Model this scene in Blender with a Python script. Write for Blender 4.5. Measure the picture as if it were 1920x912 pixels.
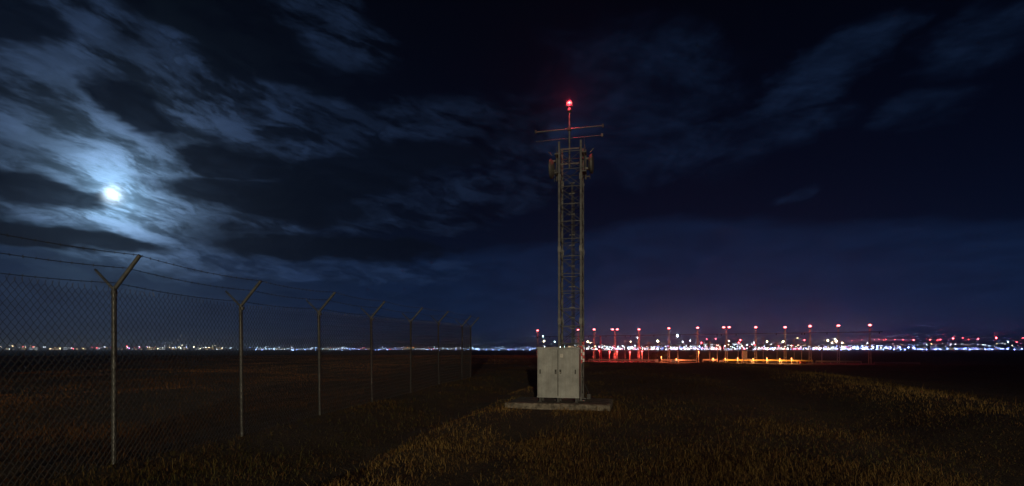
import bpy, bmesh, math, random
import numpy as np
from mathutils import Vector, Matrix

for o in list(bpy.data.objects):
    bpy.data.objects.remove(o, do_unlink=True)
scene = bpy.context.scene
COL = scene.collection
rnd = random.Random(7)
F = 1000.0            # focal length in photo pixels (1920 wide)
HZ = 655.0            # photo row of the horizon
EYE = 1.6

def at(px, py, y):    # a place in the world that the survey of the photo gives at depth y
    return Vector(((px - 960) / F * y, y, EYE + (HZ - py) / F * y))

# ------------------------------------------------------------------ camera
cam_data = bpy.data.cameras.new('camera')
cam = bpy.data.objects.new('camera', cam_data)
COL.objects.link(cam)
cam.location = (0, 0, EYE)
cam.rotation_euler = (math.radians(90), 0, 0)
cam_data.sensor_width = 36.0
cam_data.lens = 36.0 * F / 1920.0
cam_data.shift_y = (HZ - 456.0) / 1920.0
cam_data.clip_start = 0.05
cam_data.clip_end = 20000
scene.camera = cam

# ------------------------------------------------------------------ render / exposure
scene.render.engine = 'CYCLES'
scene.view_settings.view_transform = 'Standard'
scene.view_settings.look = 'None'
scene.view_settings.exposure = 0.0
scene.view_settings.gamma = 1.0
scene.view_settings.use_curve_mapping = False
scene.cycles.use_denoising = True
scene.cycles.denoiser = 'OPENIMAGEDENOISE'
scene.cycles.volume_bounces = 0
scene.cycles.max_bounces = 4
scene.cycles.diffuse_bounces = 2
scene.cycles.glossy_bounces = 2
scene.cycles.sample_clamp_indirect = 2.0

# ------------------------------------------------------------------ world: moonlit night sky with clouds
MOON = Vector(((213 - 960) / F, 1.0, (HZ - 365) / F)).normalized()
MOON_EL = math.asin(MOON.z)
MOON_AZ = math.atan2(MOON.x, MOON.y)

world = bpy.data.worlds.new('World')
scene.world = world
world.use_nodes = True
WT = world.node_tree
for n in list(WT.nodes):
    WT.nodes.remove(n)

class S:
    """a float socket of the world graph with arithmetic"""
    def __init__(self, sock): self.s = sock
    @staticmethod
    def put(v, inp):
        if isinstance(v, S): WT.links.new(v.s, inp)
        else: inp.default_value = v
    @staticmethod
    def op(kind, *a, clamp=False):
        n = WT.nodes.new('ShaderNodeMath'); n.operation = kind; n.use_clamp = clamp
        for i, v in enumerate(a): S.put(v, n.inputs[i])
        return S(n.outputs[0])
    def __add__(s, o): return S.op('ADD', s, o)
    __radd__ = __add__
    def __sub__(s, o): return S.op('SUBTRACT', s, o)
    def __rsub__(s, o): return S.op('SUBTRACT', o, s)
    def __mul__(s, o): return S.op('MULTIPLY', s, o)
    __rmul__ = __mul__
    def __truediv__(s, o): return S.op('DIVIDE', s, o)
    def __pow__(s, o): return S.op('POWER', s, o)

def smooth(x, a, b, lo=0.0, hi=1.0):
    n = WT.nodes.new('ShaderNodeMapRange'); n.interpolation_type = 'SMOOTHSTEP'
    S.put(x, n.inputs['Value'])
    n.inputs['From Min'].default_value = a; n.inputs['From Max'].default_value = b
    n.inputs['To Min'].default_value = lo; n.inputs['To Max'].default_value = hi
    return S(n.outputs['Result'])
def expo(x): return S.op('EXPONENT', x)
def vec(x, y, z=0.0):
    n = WT.nodes.new('ShaderNodeCombineXYZ')
    for i, v in enumerate((x, y, z)): S.put(v, n.inputs[i])
    return n.outputs[0]
def noise(v, scale, detail=5, rough=0.55, dist=0.0):
    n = WT.nodes.new('ShaderNodeTexNoise'); n.noise_dimensions = '3D'
    WT.links.new(v, n.inputs['Vector'])
    n.inputs['Scale'].default_value = scale; n.inputs['Detail'].default_value = detail
    n.inputs['Roughness'].default_value = rough; n.inputs['Distortion'].default_value = dist
    return S(n.outputs['Fac']), n.outputs['Color']
def vmath(kind, a, b=None, scale=None):
    n = WT.nodes.new('ShaderNodeVectorMath'); n.operation = kind
    for i, v in enumerate((a, b)):
        if v is None: continue
        if isinstance(v, (tuple, list)): n.inputs[i].default_value = v
        else: WT.links.new(v, n.inputs[i])
    if scale is not None: S.put(scale, n.inputs['Scale'])
    return n.outputs[0]
def rgb(c, k):  # colour times a float socket
    return vmath('SCALE', c, scale=k)

tc = WT.nodes.new('ShaderNodeTexCoord')
nrm = vmath('NORMALIZE', tc.outputs['Generated'])
sep = WT.nodes.new('ShaderNodeSeparateXYZ'); WT.links.new(nrm, sep.inputs[0])
dx, dy, dz = (S(sep.outputs[i]) for i in range(3))
az = S.op('ARCTAN2', dx, dy)
el = S.op('ARCSINE', S.op('MAXIMUM', dz, 0.0))
up = S.op('MAXIMUM', dz, 0.0)
theta = S.op('ARCCOSINE', S.op('MINIMUM', dx * MOON.x + dy * MOON.y + dz * MOON.z, 1.0))

# coordinates on the cloud layer (flat sheet seen in perspective)
k = up + 0.16
plane = vec(dx / k, dy / k)
warp_f, warp_c = noise(plane, 1.6, 2, 0.6)
pw = vmath('ADD', plane, vmath('SCALE', vmath('SUBTRACT', warp_c, (0.5, 0.5, 0.5)), scale=0.40))
big, _ = noise(pw, 1.5, 5, 0.6)
mid, _ = noise(vmath('MULTIPLY', pw, (1.0, 0.8, 1.0)), 4.0, 5, 0.62)
ridge, _ = noise(vec((az * 0.97 - el * 0.24) * 9.0 + warp_f * 1.2, (az * 0.24 + el * 0.97) * 32.0 + warp_f * 2.0), 1.0, 5, 0.66)

wn, wc = noise(vec(az, el * 2.4), 6.0, 4, 0.62)
azel = vec(az, el)
wazel = vmath('ADD', azel, vmath('MULTIPLY', vmath('SUBTRACT', wc, (0.5, 0.5, 0.5)), (0.20, 0.070, 0.0)))

def bank(px, py, rx, ry, rot=0.0, k0=1.55, k1=0.15):
    """a cloud bank at a compass bearing and height above the horizon"""
    x, z = (px - 960) / F, (HZ - py) / F
    ca, ce = math.atan2(x, 1.0), math.atan2(z, math.hypot(1.0, x))
    sx, sy = F * (1 + x * x) / rx, F * math.sqrt(1 + x * x) / ry
    if abs(rot) < 8:
        v = vmath('MULTIPLY', vmath('SUBTRACT', wazel, (ca, ce, 0)), (sx, sy, 0))
    else:
        v = vmath('SUBTRACT', wazel, (ca, ce, 0))
        r_ = math.radians(-rot); c_, s_ = math.cos(r_), math.sin(r_)
        dots = []
        for w in ((c_ * sx, s_ * sx, 0), (-s_ * sy, c_ * sy, 0)):
            d = WT.nodes.new('ShaderNodeVectorMath'); d.operation = 'DOT_PRODUCT'
            WT.links.new(v, d.inputs[0]); d.inputs[1].default_value = w; dots.append(S(d.outputs['Value']))
        v = vec(*dots)
    ln = WT.nodes.new('ShaderNodeVectorMath'); ln.operation = 'LENGTH'
    WT.links.new(v, ln.inputs[0])
    return smooth(S(ln.outputs['Value']), k0, k1)
def union(ms):
    r = ms[0]
    for m in ms[1:]: r = S.op('MAXIMUM', r, m)
    return r

E = (1.25, 0.55)
thin = union([bank(130, 120, 380, 150, 28, *E), bank(350, 190, 200, 80, 30, *E), bank(200, 310, 360, 120, 5, *E), bank(560, 245, 260, 66, 6, *E), bank(360, 425, 300, 40, 0, *E),
              bank(560, 500, 360, 34, 0, *E), bank(860, 380, 240, 44, -8, *E), bank(850, 255, 230, 66, 0), bank(620, 40, 130, 60, 30), bank(720, 330, 120, 22, 4)])
faint = union([bank(1380, 258, 190, 38, -4), bank(1180, 300, 200, 50, 0), bank(1450, 200, 150, 28, -14), bank(1590, 95, 130, 45, -14), bank(1740, 195, 105, 34, -4), bank(1180, 170, 190, 130, 0),
               bank(1850, 70, 150, 60, -6), bank(1480, 360, 60, 14, -8)])
low = smooth(el - 0.055 * expo((az - 0.31) * (az - 0.31) * -22.0) + (mid - 0.5) * 0.045 + (ridge - 0.5) * 0.02 + (big - 0.5) * 0.05, 0.190, 0.160)
dark = union([bank(60, 343, 200, 36, 4), bank(235, 200, 125, 42, 22), bank(60, 440, 330, 24, 0), bank(430, 305, 130, 30, 0), bank(530, 375, 250, 34, 0),
              bank(660, 325, 150, 42, -10), bank(630, 462, 270, 28, 0), bank(10, 15, 150, 55, 0), bank(790, 290, 150, 26, 6)])

cover = smooth(thin * 1.2 + (big - 0.5) * 0.8 + (mid - 0.5) * 0.6, 0.12, 0.85)
cover_f = smooth(faint * 0.95 + (big - 0.5) * 1.3 + (mid - 0.5) * 0.8, 0.2, 1.0)
shade = smooth(dark * 1.15 + (big - 0.5) * 0.55 + (mid - 0.5) * 0.55 + (ridge - 0.5) * 0.2, 0.24, 0.78)

th = S.op('MAXIMUM', theta, 0.055)
glow = 0.0034 * (th ** -1.35)
tex = smooth(ridge, 0.37, 0.61, 0.12, 1.35) * smooth(mid, 0.30, 0.66, 0.40, 1.3)
# ragged dark filaments along the cloud folds
fil = 1.0 - smooth(S.op('ABSOLUTE', mid - 0.485 + (ridge - 0.5) * 0.12), 0.0, 0.04, 0.4, 0.0) * smooth(big, 0.42, 0.56)
tex = tex * fil
lit = glow * cover * tex
white_near = smooth(theta, 0.0, 0.33, 1.0, 0.0)

# clear air: the sky model with the moon for its sun, dimmed to night
sky = WT.nodes.new('ShaderNodeTexSky'); sky.sky_type = 'NISHITA'
sky.sun_disc = False
sky.sun_elevation = MOON_EL
sky.sun_rotation = MOON_AZ
sky.air_density = 1.0; sky.dust_density = 0.6; sky.ozone_density = 3.0
air = vmath('MULTIPLY', vmath('SCALE', sky.outputs[0], scale=0.00016), (0.55, 0.8, 1.25))
clear = vmath('ADD', air, rgb((0.0016, 0.0052, 0.0215), expo(el * -3.4)))
# light of the city in the low air, strongest over it and fading round the horizon
low_air = expo(el * -13.0)
clear = vmath('ADD', clear, rgb((0.0016, 0.0050, 0.0140), low_air * expo((az + 0.02) * (az + 0.02) * -2.0)))
clear = vmath('ADD', clear, rgb((0.0130, 0.0160, 0.0480), expo(el * -15.0) * expo((az - 0.50) * (az - 0.50) * -6.0)))
clear = vmath('ADD', clear, rgb((0.0050, 0.0160, 0.0280), expo(el * -22.0) * expo((az - 0.14) * (az - 0.14) * -40.0)))

col = vmath('SCALE', clear, scale=1.0 - cover * 0.35)
col = vmath('ADD', col, rgb((0.40, 0.82, 2.00), lit * (1.0 - white_near)))
col = vmath('ADD', col, rgb((0.60, 0.95, 1.66), lit * white_near))
col = vmath('ADD', col, rgb((0.0030, 0.0072, 0.0190), cover_f * smooth(mid, 0.3, 0.7, 0.2, 1.3) * smooth(ridge, 0.3, 0.7, 0.6, 1.3)))
col = vmath('ADD', col, rgb((0.0021, 0.0066, 0.0210), low * smooth(mid, 0.3, 0.7, 0.6, 1.2)))
mixd = WT.nodes.new('ShaderNodeMix'); mixd.data_type = 'RGBA'
S.put(shade * 0.93, mixd.inputs['Factor'])
WT.links.new(col, mixd.inputs[6])
WT.links.new(vmath('ADD', rgb((0.05, 0.10, 0.19), glow * 0.30), (0.0012, 0.0028, 0.0078)), mixd.inputs[7])
col = mixd.outputs[2]
# the moon behind thin cloud, and its aureole
halo = expo(theta * -34.0) * 1.05 + expo(theta * -10.0) * 0.035
col = vmath('ADD', col, rgb((0.50, 0.95, 1.45), halo * (1.0 - shade * 0.92) * smooth(tex, 0.0, 1.0, 0.5, 1.15)))
col = vmath('ADD', col, rgb((1.7, 2.0, 2.2), expo(theta * theta * -10000.0) * smooth(ridge + (mid - 0.5) * 0.5, 0.34, 0.60, 0.35, 1.1)))
bg = WT.nodes.new('ShaderNodeBackground')
WT.links.new(col, bg.inputs['Color'])
bg.inputs['Strength'].default_value = 1.0
world.cycles.sampling_method = 'NONE'
wo = WT.nodes.new('ShaderNodeOutputWorld')
WT.links.new(bg.outputs[0], wo.inputs['Surface'])

# ------------------------------------------------------------------ moonlight
moon_data = bpy.data.lights.new('moonlight', 'SUN')
moon_data.energy = 0.02
moon_data.color = (0.75, 0.88, 1.0)
moon_data.angle = math.radians(0.6)
moon = bpy.data.objects.new('moonlight', moon_data)
COL.objects.link(moon)
moon.rotation_euler = MOON.to_track_quat('Z', 'Y').to_euler()

# ------------------------------------------------------------------ materials
def mat(name, color, rough=0.7, metal=0.0, var=0.0, scale=6.0, emit=None, power=0.0, bump=0.0, sample=False, dirt=None):
    m = bpy.data.materials.new(name); m.use_nodes = True
    nt = m.node_tree; b = nt.nodes['Principled BSDF']
    b.inputs['Base Color'].default_value = (*color, 1)
    b.inputs['Roughness'].default_value = rough
    b.inputs['Metallic'].default_value = metal
    if var or bump or dirt:
        t = nt.nodes.new('ShaderNodeTexCoord')
        n = nt.nodes.new('ShaderNodeTexNoise'); n.inputs['Scale'].default_value = scale; n.inputs['Detail'].default_value = 8
        n.inputs['Roughness'].default_value = 0.65
        nt.links.new(t.outputs['Object'], n.inputs['Vector'])
        r = nt.nodes.new('ShaderNodeValToRGB')
        d = dirt or tuple(c * (1 - var) for c in color)
        r.color_ramp.elements[0].position = 0.36; r.color_ramp.elements[1].position = 0.66
        r.color_ramp.elements[0].color = (*d, 1)
        r.color_ramp.elements[1].color = (*(min(1, c * (1 + var * 0.5)) for c in color), 1)
        nt.links.new(n.outputs['Fac'], r.inputs['Fac'])
        nt.links.new(r.outputs[0], b.inputs['Base Color'])
        if bump:
            bp = nt.nodes.new('ShaderNodeBump'); bp.inputs['Strength'].default_value = bump; bp.inputs['Distance'].default_value = 0.01
            nt.links.new(n.outputs['Fac'], bp.inputs['Height']); nt.links.new(bp.outputs[0], b.inputs['Normal'])
    if emit:
        b.inputs['Emission Color'].default_value = (*emit, 1)
        b.inputs['Emission Strength'].default_value = power
        m.cycles.emission_sampling = 'AUTO' if sample else 'NONE'
    return m

M = {
    'galv': mat('galvanised_steel', (0.105, 0.107, 0.10), 0.5, 0.4, 0.45, 9),
    'tower_steel': mat('weathered_tower_steel', (0.078, 0.080, 0.077), 0.55, 0.3, 0.5, 7),
    'brace_steel': mat('dark_brace_steel', (0.058, 0.060, 0.058), 0.6, 0.3, 0.5, 7),
    'wire': mat('fence_wire', (0.07, 0.068, 0.066), 0.5, 0.4),
    'cabinet': mat('painted_cabinet', (0.305, 0.32, 0.31), 0.55, 0.0, 0.32, 2.2, bump=0.05),
    'dark_metal': mat('dark_metal', (0.035, 0.035, 0.033), 0.6, 0.3),
    'black': mat('black_rubber', (0.02, 0.02, 0.02), 0.8),
    'chrome': mat('worn_handle', (0.42, 0.40, 0.36), 0.45, 0.4),
    'paper': mat('faded_notice', (0.5, 0.48, 0.44), 0.8, 0, 0.15, 30),
    'concrete': mat('concrete', (0.19, 0.165, 0.13), 0.9, 0, 0.7, 7, bump=0.6),
    'red_paint': mat('red_paint', (0.55, 0.03, 0.04), 0.5, 0, 0.3, 12),
    'white_paint': mat('white_paint', (0.75, 0.7, 0.68), 0.5, 0, 0.2, 12),
    'mast': mat('mast_paint', (0.62, 0.57, 0.48), 0.6, 0.0, 0.3, 3),
    'rail': mat('rail_paint', (0.55, 0.50, 0.40), 0.6, 0, 0.3, 4),
    'bark': mat('bark', (0.10, 0.075, 0.05), 0.9, 0, 0.4, 5),
    'leaf': mat('leaf', (0.06, 0.075, 0.03), 0.7, 0, 0.5, 0.8),
    'far_wall': mat('far_wall', (0.22, 0.21, 0.20), 0.8, 0, 0.2, 0.05),
    'dish': mat('dish_cover', (0.07, 0.07, 0.064), 0.6, 0, 0.4, 6),
}
def weather(m, amount):
    # rain streaks and grime running down the sheet metal
    t = m.node_tree; b_ = t.nodes['Principled BSDF']; src = b_.inputs['Base Color'].links[0].from_socket
    tc_ = t.nodes.new('ShaderNodeTexCoord'); mp = t.nodes.new('ShaderNodeMapping'); mp.inputs['Scale'].default_value = (14, 14, 0.9)
    n_ = t.nodes.new('ShaderNodeTexNoise'); n_.inputs['Scale'].default_value = 1.6; n_.inputs['Detail'].default_value = 6
    t.links.new(tc_.outputs['Object'], mp.inputs[0]); t.links.new(mp.outputs[0], n_.inputs['Vector'])
    r_ = t.nodes.new('ShaderNodeValToRGB'); r_.color_ramp.elements[0].position = 0.38; r_.color_ramp.elements[1].position = 0.58
    r_.color_ramp.elements[0].color = (1-amount*0.7, 1-amount*0.9, 1-amount, 1); r_.color_ramp.elements[1].color = (1, 1, 1, 1)
    t.links.new(n_.outputs['Fac'], r_.inputs['Fac'])
    x = t.nodes.new('ShaderNodeMix'); x.data_type = 'RGBA'; x.blend_type = 'MULTIPLY'; x.inputs['Factor'].default_value = 1
    t.links.new(src, x.inputs[6]); t.links.new(r_.outputs[0], x.inputs[7]); t.links.new(x.outputs[2], b_.inputs['Base Color'])
weather(M['cabinet'], 0.16)
def glow_mat(name, c, p, sample=False): return mat(name, (0.0, 0.0, 0.0), 0.4, emit=c, power=p, sample=sample)
M['red_glass'] = glow_mat('red_beacon_glass', (1.0, 0.010, 0.05), 1.2)
M['red_hot'] = glow_mat('red_lamp_filament', (1.0, 0.16, 0.10), 4.0)
M['mast_hot'] = glow_mat('mast_lamp_core', (1.0, 0.14, 0.15), 9.0)
M['red_lamp'] = glow_mat('red_lamp', (1.0, 0.07, 0.09), 6.0)
M['red_far'] = glow_mat('far_red_lamp', (1.0, 0.07, 0.10), 60.0)
M['orange_lamp'] = glow_mat('orange_lamp', (1.0, 0.30, 0.08), 6.0)
M['white_far'] = glow_mat('far_white_lamp', (0.72, 0.84, 1.0), 42.0)
M['warm_far'] = glow_mat('far_warm_lamp', (1.0, 0.72, 0.42), 45.0)
M['yellow_far'] = glow_mat('far_yellow_lamp', (1.0, 0.85, 0.45), 55.0)
M['blue_far'] = glow_mat('far_blue_lamp', (0.22, 0.33, 1.0), 75.0)
M['pink_far'] = glow_mat('far_pink_lamp', (1.0, 0.25, 0.6), 45.0)
M['violet_far'] = glow_mat('far_violet_lamp', (0.55, 0.25, 1.0), 70.0)
M['cyan_far'] = glow_mat('far_cyan_lamp', (0.55, 0.85, 1.0), 42.0)
M['win_white'] = glow_mat('lit_window_white', (0.75, 0.88, 1.0), 1.3)
M['win_warm'] = glow_mat('lit_window_warm', (1.0, 0.72, 0.40), 1.3)
M['win_red'] = glow_mat('lit_window_red', (1.0, 0.12, 0.16), 1.3)
M['win_blue'] = glow_mat('lit_window_blue', (0.35, 0.45, 1.0), 1.3)

# ------------------------------------------------------------------ mesh helpers
class MB:
    def __init__(self): self.v = []; self.f = []
    def add(self, vs, fs):
        k = len(self.v); self.v += [tuple(p) for p in vs]; self.f += [tuple(i + k for i in q) for q in fs]; return self
    def box(self, a, b, mtx=None):
        (x0, y0, z0), (x1, y1, z1) = a, b
        vs = [Vector(p) for p in ((x0,y0,z0),(x1,y0,z0),(x1,y1,z0),(x0,y1,z0),(x0,y0,z1),(x1,y0,z1),(x1,y1,z1),(x0,y1,z1))]
        if mtx: vs = [mtx @ p for p in vs]
        return self.add(vs, [(0,3,2,1),(4,5,6,7),(0,1,5,4),(1,2,6,5),(2,3,7,6),(3,0,4,7)])
    def bbox(self, a, b, c=0.006):
        """box with chamfered upright and top edges"""
        (x0, y0, z0), (x1, y1, z1) = a, b
        def ring(i, z): return [(x0+c+i,y0+i,z),(x1-c-i,y0+i,z),(x1-i,y0+c+i,z),(x1-i,y1-c-i,z),(x1-c-i,y1-i,z),(x0+c+i,y1-i,z),(x0+i,y1-c-i,z),(x0+i,y0+c+i,z)]
        vs = ring(c,z0)+ring(0,z0+c)+ring(0,z1-c)+ring(c,z1)
        fs = [tuple(reversed(range(8))), tuple(range(24,32))]
        for r in range(3):
            for i in range(8): fs.append((r*8+i, r*8+(i+1)%8, r*8+8+(i+1)%8, r*8+8+i))
        return self.add(vs, fs)
    def tube(self, p0, p1, r0, r1=None, n=8, caps=True):
        p0, p1 = Vector(p0), Vector(p1); r1 = r0 if r1 is None else r1
        d = (p1 - p0).normalized()
        a = d.cross(Vector((0,0,1)) if abs(d.z) < 0.95 else Vector((1,0,0))).normalized(); b = d.cross(a)
        vs = []
        for p, r in ((p0, r0), (p1, r1)):
            for i in range(n):
                t = 2*math.pi*i/n; vs.append(p + a*math.cos(t)*r + b*math.sin(t)*r)
        fs = [(i, (i+1)%n, n+(i+1)%n, n+i) for i in range(n)]
        if caps: fs += [tuple(reversed(range(n))), tuple(range(n, 2*n))]
        return self.add(vs, fs)
    def lathe(self, prof, n=16, origin=(0,0,0), axis='z'):
        o = Vector(origin); vs = []
        for r, h in prof:
            for i in range(n):
                t = 2*math.pi*i/n; c, s = math.cos(t)*r, math.sin(t)*r
                vs.append(o + (Vector((c, s, h)) if axis == 'z' else Vector((h, c, s))))
        fs = []
        for k in range(len(prof)-1):
            for i in range(n): fs.append((k*n+i, k*n+(i+1)%n, (k+1)*n+(i+1)%n, (k+1)*n+i))
        fs += [tuple(reversed(range(n))), tuple(range((len(prof)-1)*n, len(prof)*n))]
        return self.add(vs, fs)
    def mesh(self, name, m, smooth_=False):
        me = bpy.data.meshes.new(name); me.from_pydata(self.v, [], self.f)
        if isinstance(m, str): m = M[m]
        me.materials.append(m)
        if smooth_:
            me.polygons.foreach_set('use_smooth', [len(p.vertices) == 4 for p in me.polygons])
            me.set_sharp_from_angle(angle=math.radians(50))
        me.update(); return me
    def build(self, name, m, parent=None, smooth_=False, kind=None):
        return link(name, self.mesh(name, m, smooth_), parent, kind)

def link(name, data, parent=None, kind=None):
    o = bpy.data.objects.new(name, data); COL.objects.link(o)
    if parent: o.parent = parent
    if kind: o['kind'] = kind
    return o
def tag(o, label, cat, group=None):
    o['label'] = label; o['category'] = cat
    if group: o['group'] = group
    return o
def thing(name, loc, rz, label, cat, group=None):
    o = link(name, None); o.location = loc; o.rotation_euler = (0, 0, rz); o.empty_display_size = 0.2
    return tag(o, label, cat, group)
def copy_tree(o, parent=None):
    c = o.copy(); COL.objects.link(c); c.parent = parent
    for ch in list(o.children): copy_tree(ch, c)
    return c
def point_light(name, parent, loc, color, watts, radius=0.05):
    d = bpy.data.lights.new(name, 'POINT'); d.energy = watts; d.color = color; d.shadow_soft_size = radius
    o = link(name, d, parent); o.location = loc; return o
ORD = ['first','second','third','fourth','fifth','sixth','seventh','eighth','ninth','tenth','eleventh','twelfth','thirteenth','fourteenth','fifteenth','sixteenth','seventeenth','eighteenth','nineteenth','twentieth']

# ------------------------------------------------------------------ terrain
rs = np.random.RandomState(11)
LAT = rs.rand(256, 256)
def vnoise(x, y):
    xi, yi = np.floor(x).astype(int), np.floor(y).astype(int); fx, fy = x - xi, y - yi
    fx, fy = fx*fx*(3-2*fx), fy*fy*(3-2*fy)
    g = lambda i, j: LAT[i % 256, j % 256]
    return (g(xi,yi)*(1-fx)+g(xi+1,yi)*fx)*(1-fy) + (g(xi,yi+1)*(1-fx)+g(xi+1,yi+1)*fx)*fy
def fbm(x, y, o=4):
    s, a, t = 0, 0.5, 0
    for i in range(o): s = s + a*vnoise(x*2**i+17*i, y*2**i+31*i); t += a; a *= 0.5
    return s/t - 0.5
def sstep(a, b, x):
    t = np.clip((x-a)/(b-a), 0, 1); return t*t*(3-2*t)
def ground(x, y):
    x = np.asarray(x, float); y = np.asarray(y, float)
    q = x - 0.2*y
    inner = sstep(-9, -6, q)
    z = 0.25*sstep(7, 25, y)
    z = z + 0.03*sstep(25, 45, y)*inner
    z = z - inner*1.0*sstep(50, 72, y) - (1-inner)*0.85*sstep(70, 220, y) - inner*0.0
    near = 1 - sstep(45, 70, y)
    z = z + near*(0.09*np.exp(-((q-8.8)/1.4)**2) - 0.32*sstep(10.0, 17.0, q))
    z = z - near*0.22*np.exp(-((q-5.6)/1.5)**2)                       # hollow in front of the bank
    z = z - near*0.20*np.exp(-((q+4.1)/0.8)**2) + near*0.14*np.exp(-((q+2.9)/0.8)**2) - near*0.07*np.exp(-((q+1.9)/0.5)**2)
    z = z + near*(0.30*fbm(x*0.28, y*0.28, 3) + 0.06*fbm(x*1.7, y*1.7, 3))
    z = z*sstep(-40, -2, y) + 0.02*fbm(x*0.5+9, y*0.5, 2)*near
    # level shelf under the concrete pad
    w = np.exp(-(((x-1.3)/2.2)**2 + ((y-13.9)/1.8)**2)**2)
    return z*(1-w) + w*0.10
def gz(x, y): return float(ground(x, y))

NA = 420
ang = np.concatenate([np.linspace(-math.pi, -1.0, 60, endpoint=False), np.linspace(-1.0, 1.0, 300, endpoint=False), np.linspace(1.0, math.pi, 60, endpoint=False)])
rad = np.concatenate([np.array([0.3]), np.geomspace(1.0, 120, 210), np.geomspace(130, 9000, 40)])
A, Rr = np.meshgrid(ang, rad)
gx, gy = np.sin(A)*Rr, np.cos(A)*Rr
gzv = ground(gx, gy)
verts = np.stack([gx, gy, gzv], -1).reshape(-1, 3)
nr, na = gx.shape
i, j = np.meshgrid(np.arange(nr-1), np.arange(na), indexing='ij')
quads = np.stack([i*na+j, i*na+(j+1)%na, (i+1)*na+(j+1)%na, (i+1)*na+j], -1).reshape(-1, 4)
me = bpy.data.meshes.new('ground')
me.from_pydata(verts.tolist() + [(0, 0, gz(0, 0))], [], quads.tolist() + [(len(verts), (jj+1) % na, jj) for jj in range(na)])
me.polygons.foreach_set('use_smooth', [True]*len(me.polygons)); me.update()

gm = bpy.data.materials.new('dry_turf'); gm.use_nodes = True
nt = gm.node_tree; b = nt.nodes['Principled BSDF']; b.inputs['Roughness'].default_value = 0.95
g_tc = nt.nodes.new('ShaderNodeTexCoord')
def gn(scale, detail, rough=0.6):
    n = nt.nodes.new('ShaderNodeTexNoise'); n.inputs['Scale'].default_value = scale; n.inputs['Detail'].default_value = detail; n.inputs['Roughness'].default_value = rough
    nt.links.new(g_tc.outputs['Object'], n.inputs['Vector']); return n
def ramp(n, stops):
    r = nt.nodes.new('ShaderNodeValToRGB')
    for e, (p, c) in zip(r.color_ramp.elements, stops[:2]): e.position = p; e.color = (*c, 1)
    for p, c in stops[2:]:
        e = r.color_ramp.elements.new(p); e.color = (*c, 1)
    nt.links.new(n.outputs['Fac'], r.inputs['Fac']); return r
n1 = gn(0.22, 6); n2 = gn(2.6, 8, 0.7); n3 = gn(14, 6, 0.7)
c1 = ramp(n1, [(0.35, (0.045, 0.034, 0.013)), (0.68, (0.105, 0.058, 0.022))])
c2 = ramp(n2, [(0.3, (0.35, 0.35, 0.35)), (0.72, (1.15, 1.1, 1.0))])
mx = nt.nodes.new('ShaderNodeMix'); mx.data_type = 'RGBA'; mx.blend_type = 'MULTIPLY'; mx.inputs['Factor'].default_value = 1
nt.links.new(c1.outputs[0], mx.inputs[6]); nt.links.new(c2.outputs[0], mx.inputs[7])
nt.links.new(mx.outputs[2], b.inputs['Base Color'])
bp = nt.nodes.new('ShaderNodeBump'); bp.inputs['Strength'].default_value = 0.9; bp.inputs['Distance'].default_value = 0.25
nt.links.new(n3.outputs['Fac'], bp.inputs['Height']); nt.links.new(bp.outputs[0], b.inputs['Normal'])
me.materials.append(gm)
link('ground', me, None, 'structure')

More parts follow.
